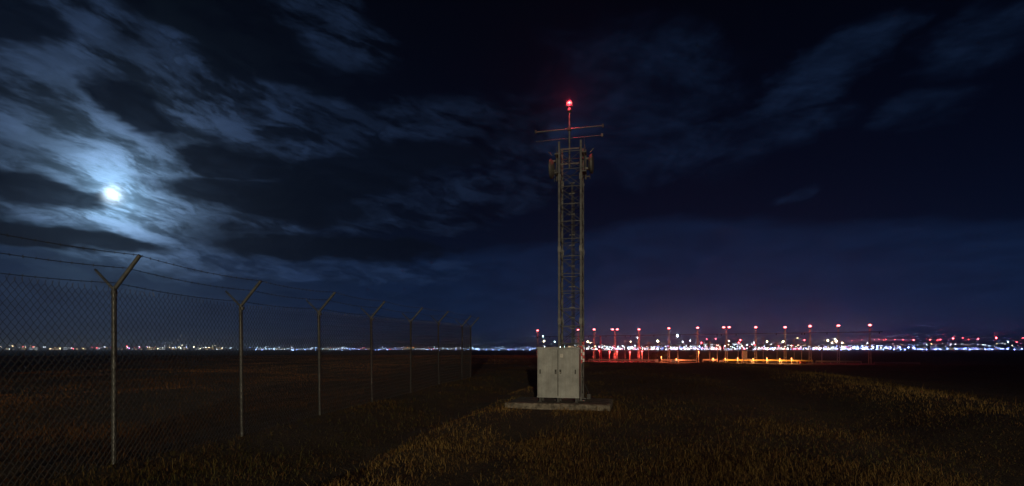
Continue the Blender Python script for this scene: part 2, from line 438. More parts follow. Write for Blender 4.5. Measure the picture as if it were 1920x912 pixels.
# ------------------------------------------------------------------ grass blades
def build_grass(N=760000):
    r = rs.rand(N); rr = 2.3*(160/2.3)**r
    th_ = (rs.rand(N)-0.5)*2.1
    x, y = np.sin(th_)*rr, np.cos(th_)*rr
    q = x - 0.2*y
    patch = fbm(x*0.55+3, y*0.55, 3)
    rut = np.exp(-((q+4.1)/0.45)**2) + np.exp(-((q+1.9)/0.4)**2)
    keep = (rs.rand(N) < np.clip(0.72 + patch*2.0 - 0.75*rut, 0.06, 1)) & ((y < 64) | (q < -6))
    c, s = math.cos(PAD_RZ), math.sin(PAD_RZ)
    lx = (x-PAD[0])*c + (y-PAD[1])*s; ly = -(x-PAD[0])*s + (y-PAD[1])*c
    keep &= ~((abs(lx) < 1.34) & (abs(ly) < 0.88))
    x, y, rr, patch, q = (a[keep] for a in (x, y, rr, patch, q)); n = len(x)
    z = ground(x, y) - 0.015
    mown = sstep(10.5, 13, q)
    L = (0.035 + 0.06*rs.rand(n)**1.5 + 0.11*np.clip(patch+0.05, 0, 1) + 0.17*np.exp(-(np.maximum(abs(lx[keep])-1.34, abs(ly[keep])-0.88)/0.16)**2)*rs.rand(n) + 0.0012*rr)*(1-0.55*mown)*np.where(rs.rand(n) < 0.025, 2.6, 0.75+0.5*rs.rand(n))*(1 + 0.5*np.exp(-((q-9.2)/1.5)**2))*(1-0.45*np.exp(-((q-6.2)/1.4)**2))
    W = 0.0012 + 0.00015*rr*(0.6+0.8*rs.rand(n))
    a = rs.rand(n)*2*math.pi; lean = 0.45 + 1.7*rs.rand(n); b_ = a + (rs.rand(n)-0.5)*2.4
    dxx, dyy = np.cos(a), np.sin(a)
    side = np.stack([-dyy, dxx, np.zeros(n)], -1)*W[:, None]
    p0 = np.stack([x, y, z], -1)
    p1 = p0 + np.stack([dxx*np.sin(lean*0.5), dyy*np.sin(lean*0.5), np.cos(lean*0.5)], -1)*(L*0.55)[:, None]
    lean2 = np.clip(lean*1.5, 0, 1.75)
    p2 = p1 + np.stack([np.cos(b_)*np.sin(lean2), np.sin(b_)*np.sin(lean2), np.cos(lean2)], -1)*(L*0.55)[:, None]
    V = np.stack([p0-side, p0+side, p1-side*0.8, p1+side*0.8, p2], 1).reshape(-1, 3)
    base = (np.arange(n)*5)[:, None]
    loops = np.concatenate([base+np.array([[0,1,3,2]]), base+np.array([[2,3,4]])], 1).reshape(-1)
    starts = (np.arange(n)*7)[:, None] + np.array([[0, 4]])
    me = bpy.data.meshes.new('dry_grass')
    me.vertices.add(n*5); me.vertices.foreach_set('co', V.astype(np.float32).reshape(-1))
    me.loops.add(n*7); me.loops.foreach_set('vertex_index', loops.astype(np.int32))
    me.polygons.add(n*2); me.polygons.foreach_set('loop_start', starts.reshape(-1).astype(np.int32))
    me.update(calc_edges=True)
    # blade colour: straw, brown and dull green blades grow mixed
    pick = rs.rand(n) + patch*1.3 + 0.55*np.exp(-((q-9.1)/1.3)**2) - 0.35*np.exp(-((q-6.2)/1.6)**2) + 0.3*np.exp(-((q+2.7)/0.9)**2) - 0.5*np.exp(-((q+5.2)/1.2)**2)
    straw, brown, green = np.array([0.120, 0.078, 0.025]), np.array([0.082, 0.043, 0.015]), np.array([0.060, 0.052, 0.015])
    colr = np.where((pick > 0.68)[:, None], straw, np.where((pick > 0.25)[:, None], brown, green))*(0.85+0.3*rs.rand(n))[:, None]
    patch2 = fbm(x*0.17+40, y*0.17+5, 3)
    colr = colr*np.clip(1.0+patch2*2.6, 0.45, 1.7)[:, None]*(1-0.55*mown[:, None])*(np.where(q < -7, 0.8 + 2.4*sstep(9, 15, -q), 1.0)*(1 + 0.75*np.exp(-((q-8.9)/1.9)**2) + 0.8*np.exp(-((q+2.8)/1.6)**2)))[:, None]*np.where(q < -7, np.array([[1.2],[0.85],[0.8]]), 1.0).T  # left field, bank and strip lightened in colour in place of missing light
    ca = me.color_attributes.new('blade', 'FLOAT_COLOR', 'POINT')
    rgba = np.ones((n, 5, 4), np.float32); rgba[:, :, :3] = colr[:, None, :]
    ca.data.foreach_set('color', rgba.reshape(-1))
    m = bpy.data.materials.new('grass_blade'); m.use_nodes = True; t = m.node_tree
    bs = t.nodes['Principled BSDF']; bs.inputs['Roughness'].default_value = 0.85; bs.inputs['Specular IOR Level'].default_value = 0.15
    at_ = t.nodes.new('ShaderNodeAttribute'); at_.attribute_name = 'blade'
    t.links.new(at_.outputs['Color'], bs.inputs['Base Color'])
    me.materials.append(m); me.validate()
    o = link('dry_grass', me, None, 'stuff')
    tag(o, 'dry brown and straw coloured grass covering the uneven field', 'grass')

# ------------------------------------------------------------------ pad, cabinet, tower
PAD = (1.29, 14.03); PAD_RZ = math.radians(-13); PAD_Z = 0.255
build_grass()

def make_pad():
    # weathered slab with broken edges
    bm = bmesh.new()
    nx, ny = 40, 24; w, d, z0, z1 = 1.31, 0.85, 0.0, PAD_Z
    r2 = random.Random(3)
    grid = {}
    for a in range(nx+1):
        for b_ in range(ny+1):
            x, y = -w+2*w*a/nx, -d+2*d*b_/ny
            e = a in (0, nx) or b_ in (0, ny)
            x += r2.uniform(-.006,.006)*(1 if e else 0); y += r2.uniform(-.006,.006)*(1 if e else 0)
            grid[a,b_] = bm.verts.new((x, y, z1 - (r2.uniform(.004,.035) if e else r2.uniform(0,.003))))
    for a in range(nx):
        for b_ in range(ny): bm.faces.new((grid[a,b_],grid[a+1,b_],grid[a+1,b_+1],grid[a,b_+1]))
    edge = [grid[a,0] for a in range(nx+1)]+[grid[nx,b_] for b_ in range(1,ny+1)]+[grid[a,ny] for a in range(nx-1,-1,-1)]+[grid[0,b_] for b_ in range(ny-1,0,-1)]
    low_ = []
    for v in edge:
        low_.append(bm.verts.new((v.co.x*1.006+r2.uniform(-.006,.006), v.co.y*1.006+r2.uniform(-.006,.006), z0)))
    for k_ in range(len(edge)):
        k2 = (k_+1) % len(edge); bm.faces.new((low_[k_], low_[k2], edge[k2], edge[k_]))
    me = bpy.data.meshes.new('concrete_pad'); bm.to_mesh(me); bm.free(); me.materials.append(M['concrete'])
    o = link('concrete_pad', me); o.location = (PAD[0], PAD[1], 0.0); o.rotation_euler = (0, 0, PAD_RZ)
    tag(o, 'low weathered concrete pad in the grass under the cabinet and lattice tower', 'concrete pad')
make_pad()
def pad_pt(x, y, z=0.0):
    c, s = math.cos(PAD_RZ), math.sin(PAD_RZ); return (PAD[0]+x*c-y*s, PAD[1]+x*s+y*c, z)

def make_cabinet():
    t = thing('equipment_cabinet', pad_pt(0, -0.32, PAD_Z), PAD_RZ, 'pale grey two-door steel equipment cabinet standing on the concrete pad', 'cabinet')
    w, d, z0, z1 = 0.53, 0.25, 0.115, 1.36
    MB().bbox((-w, -d, z0), (w, d, z1), 0.006).build('body', 'cabinet', t)
    MB().bbox((-w-0.012, -d-0.028, z1+0.002), (w+0.012, d+0.012, z1+0.035), 0.006).build('roof_cap', 'cabinet', t)
    MB().box((-w-0.004, -d-0.020, z0+0.002), (w+0.004, -d-0.002, z0+0.040)).build('bottom_rail', 'cabinet', t)
    for s in (-1, 1):
        x0, x1 = (-w+0.03, -0.007) if s < 0 else (0.007, w-0.045)
        dr = MB().bbox((x0, -d-0.018, z0+0.046), (x1, -d-0.002, z1-0.02), 0.005).build('door', 'cabinet', t)
        y = -d-0.018
        xa = x0+0.045 if s < 0 else x1-0.045
        MB().box((xa-0.016, y-0.006, 0.72), (xa+0.016, y-0.001, 0.83)).box((xa-0.009, y-0.010, 0.735), (xa+0.009, y-0.006, 0.815)).build('hinge_plate', 'dark_metal', dr)
        xb = x1-0.05 if s < 0 else x0+0.055
        MB().box((xb-0.024, y-0.006, 0.72), (xb+0.024, y-0.001, 0.83)).build('lock_plate', 'dark_metal', dr)
        h = MB().box((xb-0.010, y-0.022, 0.735), (xb+0.004, y-0.006, 0.765))
        if s > 0: h.tube((xb-0.012, y-0.02, 0.77), (xb-0.012, y-0.035, 0.70), 0.011, 0.008)
        h.build('handle', 'chrome' if s > 0 else 'galv', dr)
        if s > 0:
            MB().box((x0+0.045, y-0.003, 1.135), (x0+0.125, y-0.0005, 1.225)).build('notice', 'paper', dr)
    MB().box((-0.0055, -d-0.010, z0+0.05), (0.0055, -d-0.0005, z1-0.025)).build('door_seal', 'black', t)
    for x in (-w+0.07, 0.0, w-0.07):
        for y in (-d+0.06, d-0.06):
            MB().box((x-0.03, y-0.03, 0.012), (x+0.03, y+0.03, z0+0.001)).box((x-0.05, y-0.045, 0), (x+0.05, y+0.045, 0.012)).build('foot', 'dark_metal', t)
    for z in (0.30, 0.34, 0.38):
        MB().box((w+0.0005, -0.14, z), (w+0.008, 0.14, z+0.015)).build('vent_slat', 'cabinet', t)
    return t
make_cabinet()

def make_tower():
    tx, ty = 0.23, 0.345
    t = thing('lattice_tower', pad_pt(tx, ty, PAD_Z), PAD_RZ, 'tall square steel lattice tower rising behind the grey cabinet, red beacon on top', 'lattice tower')
    h = 0.312; H = 7.08 - PAD_Z
    corners = [(-h,-h),(h,-h),(h,h),(-h,h)]
    for cx, cy in corners:
        m = MB(); a, th_ = 0.052, 0.009
        sx, sy = (1 if cx < 0 else -1), (1 if cy < 0 else -1)
        m.box((min(cx,cx+sx*a), min(cy,cy+sy*th_), 0), (max(cx,cx+sx*a), max(cy,cy+sy*th_), H))
        m.box((min(cx,cx+sx*th_), min(cy+sy*th_,cy+sy*a), 0), (max(cx,cx+sx*th_), max(cy+sy*th_,cy+sy*a), H))
        leg = m.build('leg', 'tower_steel', t)
        MB().box((cx-0.09, cy-0.09, 0.0), (cx+0.09, cy+0.09, 0.014)).build('base_plate', 'galv', leg)
        for k_ in range(3):
            z = 2.0+k_*1.9
            MB().box((min(cx-sx*.008,cx+sx*.07), cy-sy*0.008 if sy>0 else cy+0.001, z), (max(cx-sx*.008,cx+sx*.07), cy-0.001 if sy>0 else cy+0.008, z+0.16)).build('splice_plate', 'galv', leg)
    P = 0.46; n = int((H-0.1)/P)
    faces = [((0,1),(0,-1)),((1,2),(1,0)),((2,3),(0,1)),((3,0),(-1,0))]
    for (i0, i1), nrm_ in faces:
        a, b_ = corners[i0], corners[i1]
        ins = 0.014
        off = Vector((-nrm_[0]*ins, -nrm_[1]*ins, 0)); off2 = off*2.1
        A_, B_ = Vector((*a, 0))+off, Vector((*b_, 0))+off
        A2, B2 = Vector((*a, 0))+off2, Vector((*b_, 0))+off2
        e = (B_-A_).normalized()*0.03
        for k_ in range(n):
            z0, z1 = 0.12+k_*P, 0.12+(k_+1)*P
            zz = lambda p, z: p + Vector((0,0,z))
            MB().tube(zz(A_+e,z0+.02), zz(B_-e,z1-.02), 0.0075, n=5).build('brace', 'brace_steel', t)
            MB().tube(zz(B2-e,z0+.02), zz(A2+e,z1-.02), 0.0075, n=5).build('brace', 'brace_steel', t)
            MB().box((-0.5,0,0),(0.5,0.010,0.019), Matrix.Translation(zz((A_+B_)/2, z1-.014)) @ Matrix.Rotation(math.atan2((B_-A_).y,(B_-A_).x),4,'Z') @ Matrix.Diagonal(((B_-A_).length-0.03,1,1,1))).build('crossbar', 'brace_steel', t)
    # cable ladder inside the tower
    cl = MB().box((-0.005,0.10,0.3),(0.020,0.125,H-1.0)).build('cable_run', 'dark_metal', t)
    for k_ in range(20):
        z = 0.5+k_*0.28
        MB().box((-0.07,0.085,z),(0.085,0.097,z+0.02)).build('cable_bracket', 'galv', cl)
    for k_ in range(3):
        MB().tube((0.035+k_*0.018,0.115,0.3),(0.035+k_*0.018,0.115,H-0.9-0.3*k_),0.007,n=6).build('feeder_cable', 'black', cl)
    # mast with the beacon
    zm = 6.45-PAD_Z
    mx_, my_ = -0.05, 0.0
    mast = MB().tube((mx_,my_,zm),(mx_,my_,8.0-PAD_Z),0.028,0.024,10).build('mast', 'galv', t, True)
    for z in (6.55, 6.95):
        MB().box((-h+0.02, my_-0.036, z-PAD_Z), (h-0.02, my_-0.030, z+0.04-PAD_Z)).build('mast_bracket', 'tower_steel', mast)
    bl = MB().lathe([(0.05,7.97),(0.062,7.99),(0.062,8.03),(0.05,8.05),(0.05,8.10),(0.075,8.105),(0.075,8.13)],14,(mx_,my_,-PAD_Z)).build('beacon_base', 'dark_metal', t)
    bg_ = MB().lathe([(0.056,8.131),(0.060,8.15),(0.060,8.23),(0.052,8.26),(0.030,8.28),(0.0,8.285)],16,(mx_,my_,-PAD_Z)).build('beacon_lens', 'red_glass', t, True)
    MB().lathe([(0.050,8.175),(0.0625,8.18),(0.0625,8.22),(0.050,8.225)],16,(mx_,my_,-PAD_Z)).build('lamp_band', 'red_hot', bg_)
    for k_ in range(4):
        a = k_*math.pi/2+0.4
        MB().tube((mx_+0.085*math.cos(a),my_+0.085*math.sin(a),8.12-PAD_Z),(mx_+0.085*math.cos(a),my_+0.085*math.sin(a),8.27-PAD_Z),0.004,n=5).build('guard_bar', 'dark_metal', bl)
    point_light('beacon_light', t, (mx_, my_-0.16, 8.23-PAD_Z), (1.0, 0.05, 0.09), 80, 0.05)
    # bar antennas
    ba = MB().tube((-0.90+mx_,-0.05,7.49-PAD_Z),(0.88+mx_,-0.05,7.50-PAD_Z),0.021,0.017,8).build('antenna_bar', 'galv', t)
    for s in (-1,1): MB().box((s*0.9+mx_-0.03,-0.075,7.45-PAD_Z),(s*0.9+mx_+0.01,-0.025,7.54-PAD_Z)).build('end_clamp', 'dark_metal', ba)
    MB().box((mx_-0.05,-0.075,7.46-PAD_Z),(mx_+0.05,0.03,7.53-PAD_Z)).build('clamp', 'dark_metal', ba)
    bb = MB().tube((-0.92+mx_,0.05,7.27-PAD_Z),(0.88+mx_,0.05,7.29-PAD_Z),0.010,0.012,6).build('antenna_bar', 'tower_steel', t)
    MB().box((0.84+mx_,0.03,7.25-PAD_Z),(0.89+mx_,0.07,7.33-PAD_Z)).build('end_clamp', 'galv', bb)
    # microwave drums on both sides
    for s in (-1, 1):
        x0 = s*(h+0.13)
        prof = [(0.05,0.0),(0.13,0.012),(0.20,0.04),(0.245,0.075),(0.255,0.08),(0.255,0.125),(0.245,0.135),(0.16,0.15),(0.0,0.158)]
        m = MB().lathe([(r_, s*q_) for r_, q_ in prof], 24, (x0, -0.02, 6.5-PAD_Z+(0.03 if s>0 else -0.03)), 'x')
        dsh = m.build('drum_antenna', 'dish', t)
        zc = 6.5-PAD_Z
        MB().tube((s*(h+0.075),-0.02,zc-0.38),(s*(h+0.075),-0.02,zc+0.42),0.022,n=8).build('mount_pipe', 'tower_steel', dsh)
        for z in (-0.25, 0.25):
            MB().box((min(s*(h+.002),s*(h+.10)),-0.30,zc+z),(max(s*(h+.002),s*(h+.10)),0.02,zc+z+0.03)).build('mount_arm', 'tower_steel', dsh)
        for z in (-0.12,0.14):
            MB().box((x0-0.06,-0.06,zc+z),(x0+0.03,0.02,zc+z+0.05)).build('clamp', 'galv', dsh)
        MB().tube((x0+s*0.06,-0.1,zc+0.30),(x0+s*0.16,-0.12,zc+0.40),0.012,n=6).build('stay', 'galv', dsh)
    # small whip aerials and brackets round the head
    for k_, (ax, ay, z0, z1) in enumerate([(-h-0.05,-h,6.2,6.95),(h+0.06,-h,6.3,7.15),(-h-0.16,0.1,6.15,6.7),(h+0.17,0.2,6.2,6.85),(h+0.02,h+0.05,6.5,7.2)]):
        wa = MB().tube((ax,ay,z0-PAD_Z),(ax,ay,z1-PAD_Z),0.009,0.006,6).build('whip_aerial','galv',t)
        MB().box((min(ax,math.copysign(h,ax))-.005,ay-.012,z0+.05-PAD_Z),(max(ax,math.copysign(h,ax))+.005,ay+.012,z0+.085-PAD_Z)).build('bracket','brace_steel',wa)
    # red and white bands on the right legs, standing in for red lamp reflections
    for k_ in range(5):
        z = 0.98+k_*0.09
        MB().box((h-0.068,-h-0.012,z),(h+0.012,-h+0.068,z+0.088)).build('lamp_reflection_band', 'white_paint' if k_ % 2 else 'red_paint', t)
    for k_ in range(6):
        z = 1.0+k_*0.09
        MB().box((h-0.068,h-0.068,z),(h+0.012,h+0.012,z+0.088)).build('lamp_reflection_band', 'red_paint' if k_ % 2 else 'white_paint', t)
    # junction box at the foot
    MB().bbox((h+0.10,0.05,0.0),(h+0.20,0.17,0.15)).build('junction_box', 'dark_metal', t)
    MB().tube((h+0.15,0.1,0.15),(h+0.03,0.1,0.42),0.012,n=6).build('conduit', 'black', t)
    return t
make_tower()

# ------------------------------------------------------------------ fence
def fence_x(y): return -6.818 + 0.195*y
def fence_d(px): return 6.818/(0.195 + (960-px)/1000)
FD = [2.2, 4.72] + [fence_d(p) for p in (214, 454, 600, 698, 770, 823, 866, 882)]
fence = thing('chain_link_fence', (fence_x(7.25), 7.25, gz(fence_x(7.25), 7.25)), 0, 'long chain-link fence with forked post tops and three strands of barbed wire', 'fence')
fo = Vector(fence.location)
FN = Vector((1, -0.195, 0)).normalized()
FT = Vector((0.195, 1, 0)).normalized()
HP = 2.42
posts = []
for y in FD:
    x = fence_x(y); z = gz(x, y) - 0.02
    posts.append(Vector((x, y, z)))
tips = []
for k_, p in enumerate(posts):
    b0 = p - fo
    lean = Vector((rnd.uniform(-.03,.04), rnd.uniform(-.035,.035), 0))
    top = b0 + Vector((0,0,HP)) + lean
    po = MB().tube(b0-Vector((0,0,0.3)), top, 0.032, 0.031, 12).build('post', 'galv', fence, True)
    MB().tube(top-Vector((0,0,.03)), top+FN*0.41+Vector((0,0,.42)), 0.028, 0.026, 10).build('arm', 'galv', po, True)
    MB().tube(top-Vector((0,0,.03))-FN*0.005, top-FN*0.31+Vector((0,0,.25)), 0.019, 0.016, 8).build('arm', 'galv', po, True)
    MB().lathe([(0.037,0),(0.037,0.06)],12,b0+Vector((0,0,HP-0.10))).build('collar', 'tower_steel', po)
    for z in (0.3, 0.8, 1.3, 1.8, 2.25):
        MB().lathe([(0.0365,0),(0.0365,0.018)],10,b0+lean*(z/HP)+Vector((0,0,z))).build('tie_band', 'wire', po)
    tips.append(top)
w2, hh = 0.040, 0.104
for k_ in range(len(posts)-1):
    p, q_ = tips[k_]-Vector((0,0,HP)), tips[k_+1]-Vector((0,0,HP))
    ln = (q_-p).length; e = (q_-p)/ln
    nw = max(4, int(ln/w2)); a = ln/nw; ns = int(2.36/(hh/2))
    rng = random.Random(k_); m = MB()
    rw = 0.0029 if k_ < 4 else 0.0042
    for i_ in range(nw):
        pts = []
        for s_ in range(ns+1):
            xx = (i_ + (s_+i_) % 2)*a; zz = 0.03 + s_*hh/2
            pts.append(p + e*xx + FN*(0.0045 if (s_ % 2) else -0.0045) + FN*0.040 + Vector((0,0,zz)) + FN*0.02*(1+math.sin(xx*2.1+k_))*math.sin(zz*1.3))
        jag = Vector((0,0,0.045)) + e*rng.uniform(-.025,.025) + FN*rng.uniform(-.02,.02)
        pts.append(pts[-1]+jag)
        for u, v_ in zip(pts[:-1], pts[1:]): m.tube(u, v_, rw, rw, 3, False)
    m.build('mesh_panel', 'wire', fence, kind='stuff')
# barbed wires along the arm
for f_, dzz in ((0.93, 0), (0.52, 0), (0.06, 0)):
    m = MB(); rng = random.Random(int(f_*100))
    for k_ in range(len(tips)-1):
        u = tips[k_]+(FN*0.41+Vector((0,0,.42)))*f_ + Vector((0,0,.036)); v_ = tips[k_+1]+(FN*0.41+Vector((0,0,.42)))*f_ + Vector((0,0,.036))
        segs = 10; prev = u
        for s_ in range(1, segs+1):
            t_ = s_/segs; nx_ = u.lerp(v_, t_) - Vector((0,0,0.045*4*t_*(1-t_)))
            m.tube(prev, nx_, 0.0042, 0.0042, 4, False); prev = nx_
        nb = int((v_-u).length/0.13)
        for s_ in range(nb):
            t_ = (s_+0.5)/nb; c_ = u.lerp(v_, t_) - Vector((0,0,0.045*4*t_*(1-t_)))
            for r_ in range(2):
                d_ = Vector((rng.uniform(-.6,.6), rng.uniform(-.5,.5), 1)).normalized()*0.018
                m.tube(c_-d_, c_+d_, 0.0026, 0.0026, 3, False)
    m.build('barbed_wire', 'wire', fence)

# ------------------------------------------------------------------ masts with red lamps
def line_pt(px):
    xp = (px-960)/F; t_ = (57-85*xp)/(41.1+18*xp); return Vector((57-41.1*t_, 85+18*t_, 0))
LINE_DIR = math.atan2(-18, 41.1)
mast_px = [(1631,610),(1572,611),(1519,612),(1472,614),(1417,614),(1362,614),(1308,615),(1254,616),(1198,618),(1153,618),(1114,618),(1084,619),(1008,620)]
def make_mast(double):
    t = thing('lamp_mast', (0,0,0), 0, 'x', 'mast')
    H = 1.0
    for s in (-1,1):
        MB().tube((s*0.17,0,-0.1),(s*0.06,0,5.55),0.058,0.048,6).build('leg','mast',t)
    for z in (0.9,2.2,3.5,4.6):
        w = 0.17-0.11*z/5.55
        MB().box((-w,-0.02,z),(w,0.02,z+0.06)).build('rung','mast',t)
    MB().box((-0.12,-0.06,5.5),(0.12,0.06,5.62)).build('head_plate','mast',t)
    MB().tube((0,0,5.62),(0,0,5.92),0.04,0.04,6).build('lamp_stem','dark_metal',t)
    for x in ((-0.45,0.45) if double else (0,)):
        if double: MB().box((min(0,x),-0.02,5.88),(max(0,x),0.02,5.92)).build('lamp_arm','dark_metal',t)
        MB().lathe([(0.07,5.925),(0.26,5.93),(0.26,5.95),(0.07,5.955)],12,(x,0,0)).build('added_lamp_shield','dark_metal',t)  # disc added to shade the mast from its red lamp
        ln = MB().lathe([(0.05,5.96),(0.19,6.00),(0.24,6.10),(0.19,6.20),(0.08,6.25),(0,6.26)],12,(x,0,0)).build('lamp_globe','mast_hot',t,True)
        MB().lathe([(0.03,6.262),(0.05,6.264),(0.05,6.29),(0.03,6.292)],8,(x,0,0)).build('lamp_cap','dark_metal',ln)
    return t
proto = {False: make_mast(False), True: make_mast(True)}
used = {False: 0, True: 0}
for n_, (px, py) in enumerate(mast_px):
    p = line_pt(px); z = gz(p.x, p.y)
    dbl = px in (1362, 1153)
    o = proto[dbl] if not used[dbl] else copy_tree(proto[dbl]); used[dbl] = 1
    o.location = (p.x, p.y, z)
    topz = EYE + (HZ-py)/F*p.y
    o.scale = (1, 1, (topz-z)/6.1)
    o.rotation_euler = (0, 0, LINE_DIR)
    where = {11: 'seen inside the tower\'s right legs', 12: 'seen left of the lattice tower'}.get(n_, f'{ORD[n_]} from the right in its row')
    tag(o, f'slender mast with {"two red lamps" if dbl else "one red lamp"} on top, {where}', 'lamp mast', 'red lamp masts in a row beyond the grass')
    if n_ < 11:
        point_light('mast_lamp_light', o, (0, -0.22, 6.16), (1, 0.05, 0.07), 120 - 8*n_, 0.2)

# overhead bar carried by the masts
ob = thing('overhead_bar', tuple(line_pt(1330)), 0, 'long thin dark bar spanning the row of red lamp masts', 'bar')
oo = Vector(ob.location)
marks = [1002]+[p for p, _ in sorted(mast_px)]+[1652]
prev = None
def bar_y(px): return 632 - (px-1005)*9.5/640
for k_ in range(len(marks)-1):
    a, b_ = line_pt(marks[k_]), line_pt(marks[k_+1])
    a.z = EYE+(HZ-bar_y(marks[k_]))/F*a.y; b_.z = EYE+(HZ-bar_y(marks[k_+1]))/F*b_.y
    off = Vector((0.15, -0.16, 0))
    MB().tube(a-oo+off, b_-oo+off, 0.06, 0.06, 6).build('bar_section', 'tower_steel', ob)
    for s_ in range(2):
        c_ = a.lerp(b_, rnd.uniform(.2,.8))-oo+off
        if rnd.random() < 0.6: MB().box(c_+Vector((-.05,-.05,-.32)), c_+Vector((.05,.05,-.06))).build('hanger', 'dark_metal', ob)

# ------------------------------------------------------------------ low equipment between the masts
def low_at(px, dy=0.0):
    p = line_pt(px); p.y += dy; p.x = (px-960)/F*p.y; p.z = gz(p.x, p.y); return p
def lamp_post(px, h, dy, mtl, light, label, grp=None, watts=25):
    p = low_at(px, dy)
    t = thing('low_lamp_post', tuple(p), 0, label, 'lamp post', grp)
    MB().tube((0,0,-0.05),(0,0,h),0.05,0.045,8).build('post','mast',t)
    MB().box((-0.16,-0.16,0),(0.16,0.16,0.10)).build('base','rail',t)
    k = 0.8 if mtl == 'red_lamp' else 0.45
    MB().lathe([(0.06*k,h),(0.15*k,h+0.03),(0.17*k,h+0.14),(0.12*k,h+0.22),(0,h+0.24)],10).build('lamp_globe',mtl,t,True)
    MB().lathe([(0.19,h+0.24),(0.19,h+0.27),(0.02,h+0.33)],10).build('cap','dark_metal',t)
    point_light('low_lamp_light', t, (0,-0.3,h+0.1), light, watts, 0.12)
RED, AMB = (1,0.07,0.06), (1,0.42,0.12)
for px, h, dy, kind_ in [(1124,1.9,-2,'r'),(1143,1.75,-1,'r'),(1157,1.8,-3,'r'),(1181,1.7,-2,'r'),(1204,1.8,-1,'r'),(1240,0.8,-4,'o'),(1310,1.75,-3,'o'),(1337,0.6,-5,'o'),(1383,0.7,-5,'o'),(1412,0.6,-5,'o'),(1438,0.7,-5,'o'),(1462,0.6,-5,'o'),(1484,0.7,-5,'o'),(1360,0.6,-5,'o'),(1268,0.5,-6,'o')]:  # some amber posts along the yellow rail added to join separate light pools
    col_ = 'red' if kind_ == 'r' else 'amber'
    near = {1124:'leftmost, beside the tall red marker post',1143:'second from the left of the red ones',1157:'third from the left of the red ones',1181:'fourth from the left of the red ones',1204:'rightmost of the red ones',
            1240:'at the foot of the small tree',1310:'taller, left of the yellow rail',1337:'at the left end of the yellow rail',1383:'beside the arched hoop',1412:'added fill light just right of the arched hoop',1462:'added fill light third from the right end of the yellow rail',1360:'added fill light at the first post of the yellow rail',1268:'low, in front of the red-lit rail',1438:'at the middle of the yellow rail',1484:'at the right part of the yellow rail'}[px]
    lamp_post(px, h, dy, 'red_lamp' if kind_ == 'r' else 'orange_lamp', RED if kind_ == 'r' else ((1,0.22,0.07) if px < 1345 else AMB), f'short post with glowing {col_} lamp, {near}', 'low glowing lamp posts', 300 if kind_ == 'r' else 240 if px < 1345 else 110)
# tall red marker post
p = low_at(1126, -3)
t = thing('marker_post', tuple(p), 0, 'tall narrow red lattice marker post left of the lamp masts', 'marker post')
for x, y in ((-.16,-.16),(.16,-.16),(.16,.16),(-.16,.16)): MB().tube((x,y,-.05),(x*.5,y*.5,4.6),0.035,0.03,5).build('leg','red_paint',t)
for k_ in range(9):
    z = 0.3+k_*0.5; w = 0.16-0.08*z/4.6
    MB().box((-w,-w,z),(w,w,z+0.05)).build('rung','red_paint' if k_ % 2 else 'white_paint',t)
MB().box((-.1,-.1,4.6),(.1,.1,4.7)).build('top_plate','red_paint',t)
# guard rails along the mast row
def guard_rail(px0, px1, dy, h, label, m='rail'):
    a, b_ = low_at(px0, dy), low_at(px1, dy)
    t = thing('guard_rail', tuple(a), 0, label, 'guard rail')
    e = b_-a; n_ = max(2, int(e.length/2.0))
    M4 = Matrix.Rotation(math.atan2(e.y, e.x), 4, 'Z')
    L_ = math.hypot(e.x, e.y)
    MB().box((0,-0.04,h-0.24),(L_,0.04,h), M4).build('rail', m, t)
    for k_ in range(n_+1):
        x = L_*k_/n_
        MB().box((x-0.05,0.041,-0.15),(x+0.05,0.12,h-0.03), M4).build('post', 'mast', t)
guard_rail(1318, 1345, -4, 0.62, 'short pale guard rail left of the yellow one, among the lamp masts')
guard_rail(1356, 1524, -4.4, 0.62, 'long yellow-lit guard rail low among the lamp masts', mat('yellow_rail', (0.6,0.42,0.12), 0.6, 0, 0.2, 3))
guard_rail(1104, 1232, -4.5, 0.5, 'low red-lit guard rail under the short red lamp posts')
guard_rail(1240, 1306, -5, 0.55, 'low red-lit guard rail by the small tree')
guard_rail(1530, 1615, -3, 0.5, 'dim grey guard rail at the right end of the mast row')
guard_rail(1640, 1725, -2, 0.35, 'faint low rail in the dark field right of the last mast')
# thin service poles standing between the masts
for px, top, dy, wh in [(1172,636,2,'just right of the double red mast by the tower'),(1216,640,1,'left of the small bushy tree'),(1331,640,2,'left of the double red mast at the middle'),(1345,646,-1,'low, beside the middle double red mast'),(1384,634,3,'second right of the middle double red mast'),
                        (1431,632,2,'right of the fifth mast from the right'),(1457,643,1,'left of the fourth mast from the right'),(1489,636,2,'between the third and fourth masts from the right'),(1503,645,1,'low, left of the third mast from the right'),(1541,650,0,'low, between the second and third masts from the right'),(1271,648,-1,'low, in front of the red-lit rail')]:
    p = low_at(px, dy); hgt = EYE+(HZ-top)/F*p.y-p.z
    t = thing('service_pole', tuple(p), 0, f'thin pale pole without a lamp, {wh}', 'pole', 'thin poles between the lamp masts')
    MB().tube((0,0,-.1),(0,0,hgt),.05,.035,6).build('shaft','mast',t)
    MB().box((-.3,-.03,hgt-.35),(.3,.03,hgt-.29)).build('crossarm','mast',t)
    MB().box((-.12,-.12,-.05),(.12,.12,.12)).build('base','rail',t)
p = low_at(1396, 1.0); t = thing('equipment_column', tuple(p), 0, 'broad pale beige column behind the arched hoop', 'column')
MB().bbox((-.36,-.3,-.05),(.36,.3,2.0),.02).build('body','mast',t)
MB().bbox((-.42,-.36,2.002),(.42,.36,2.08),.01).build('cap','rail',t)
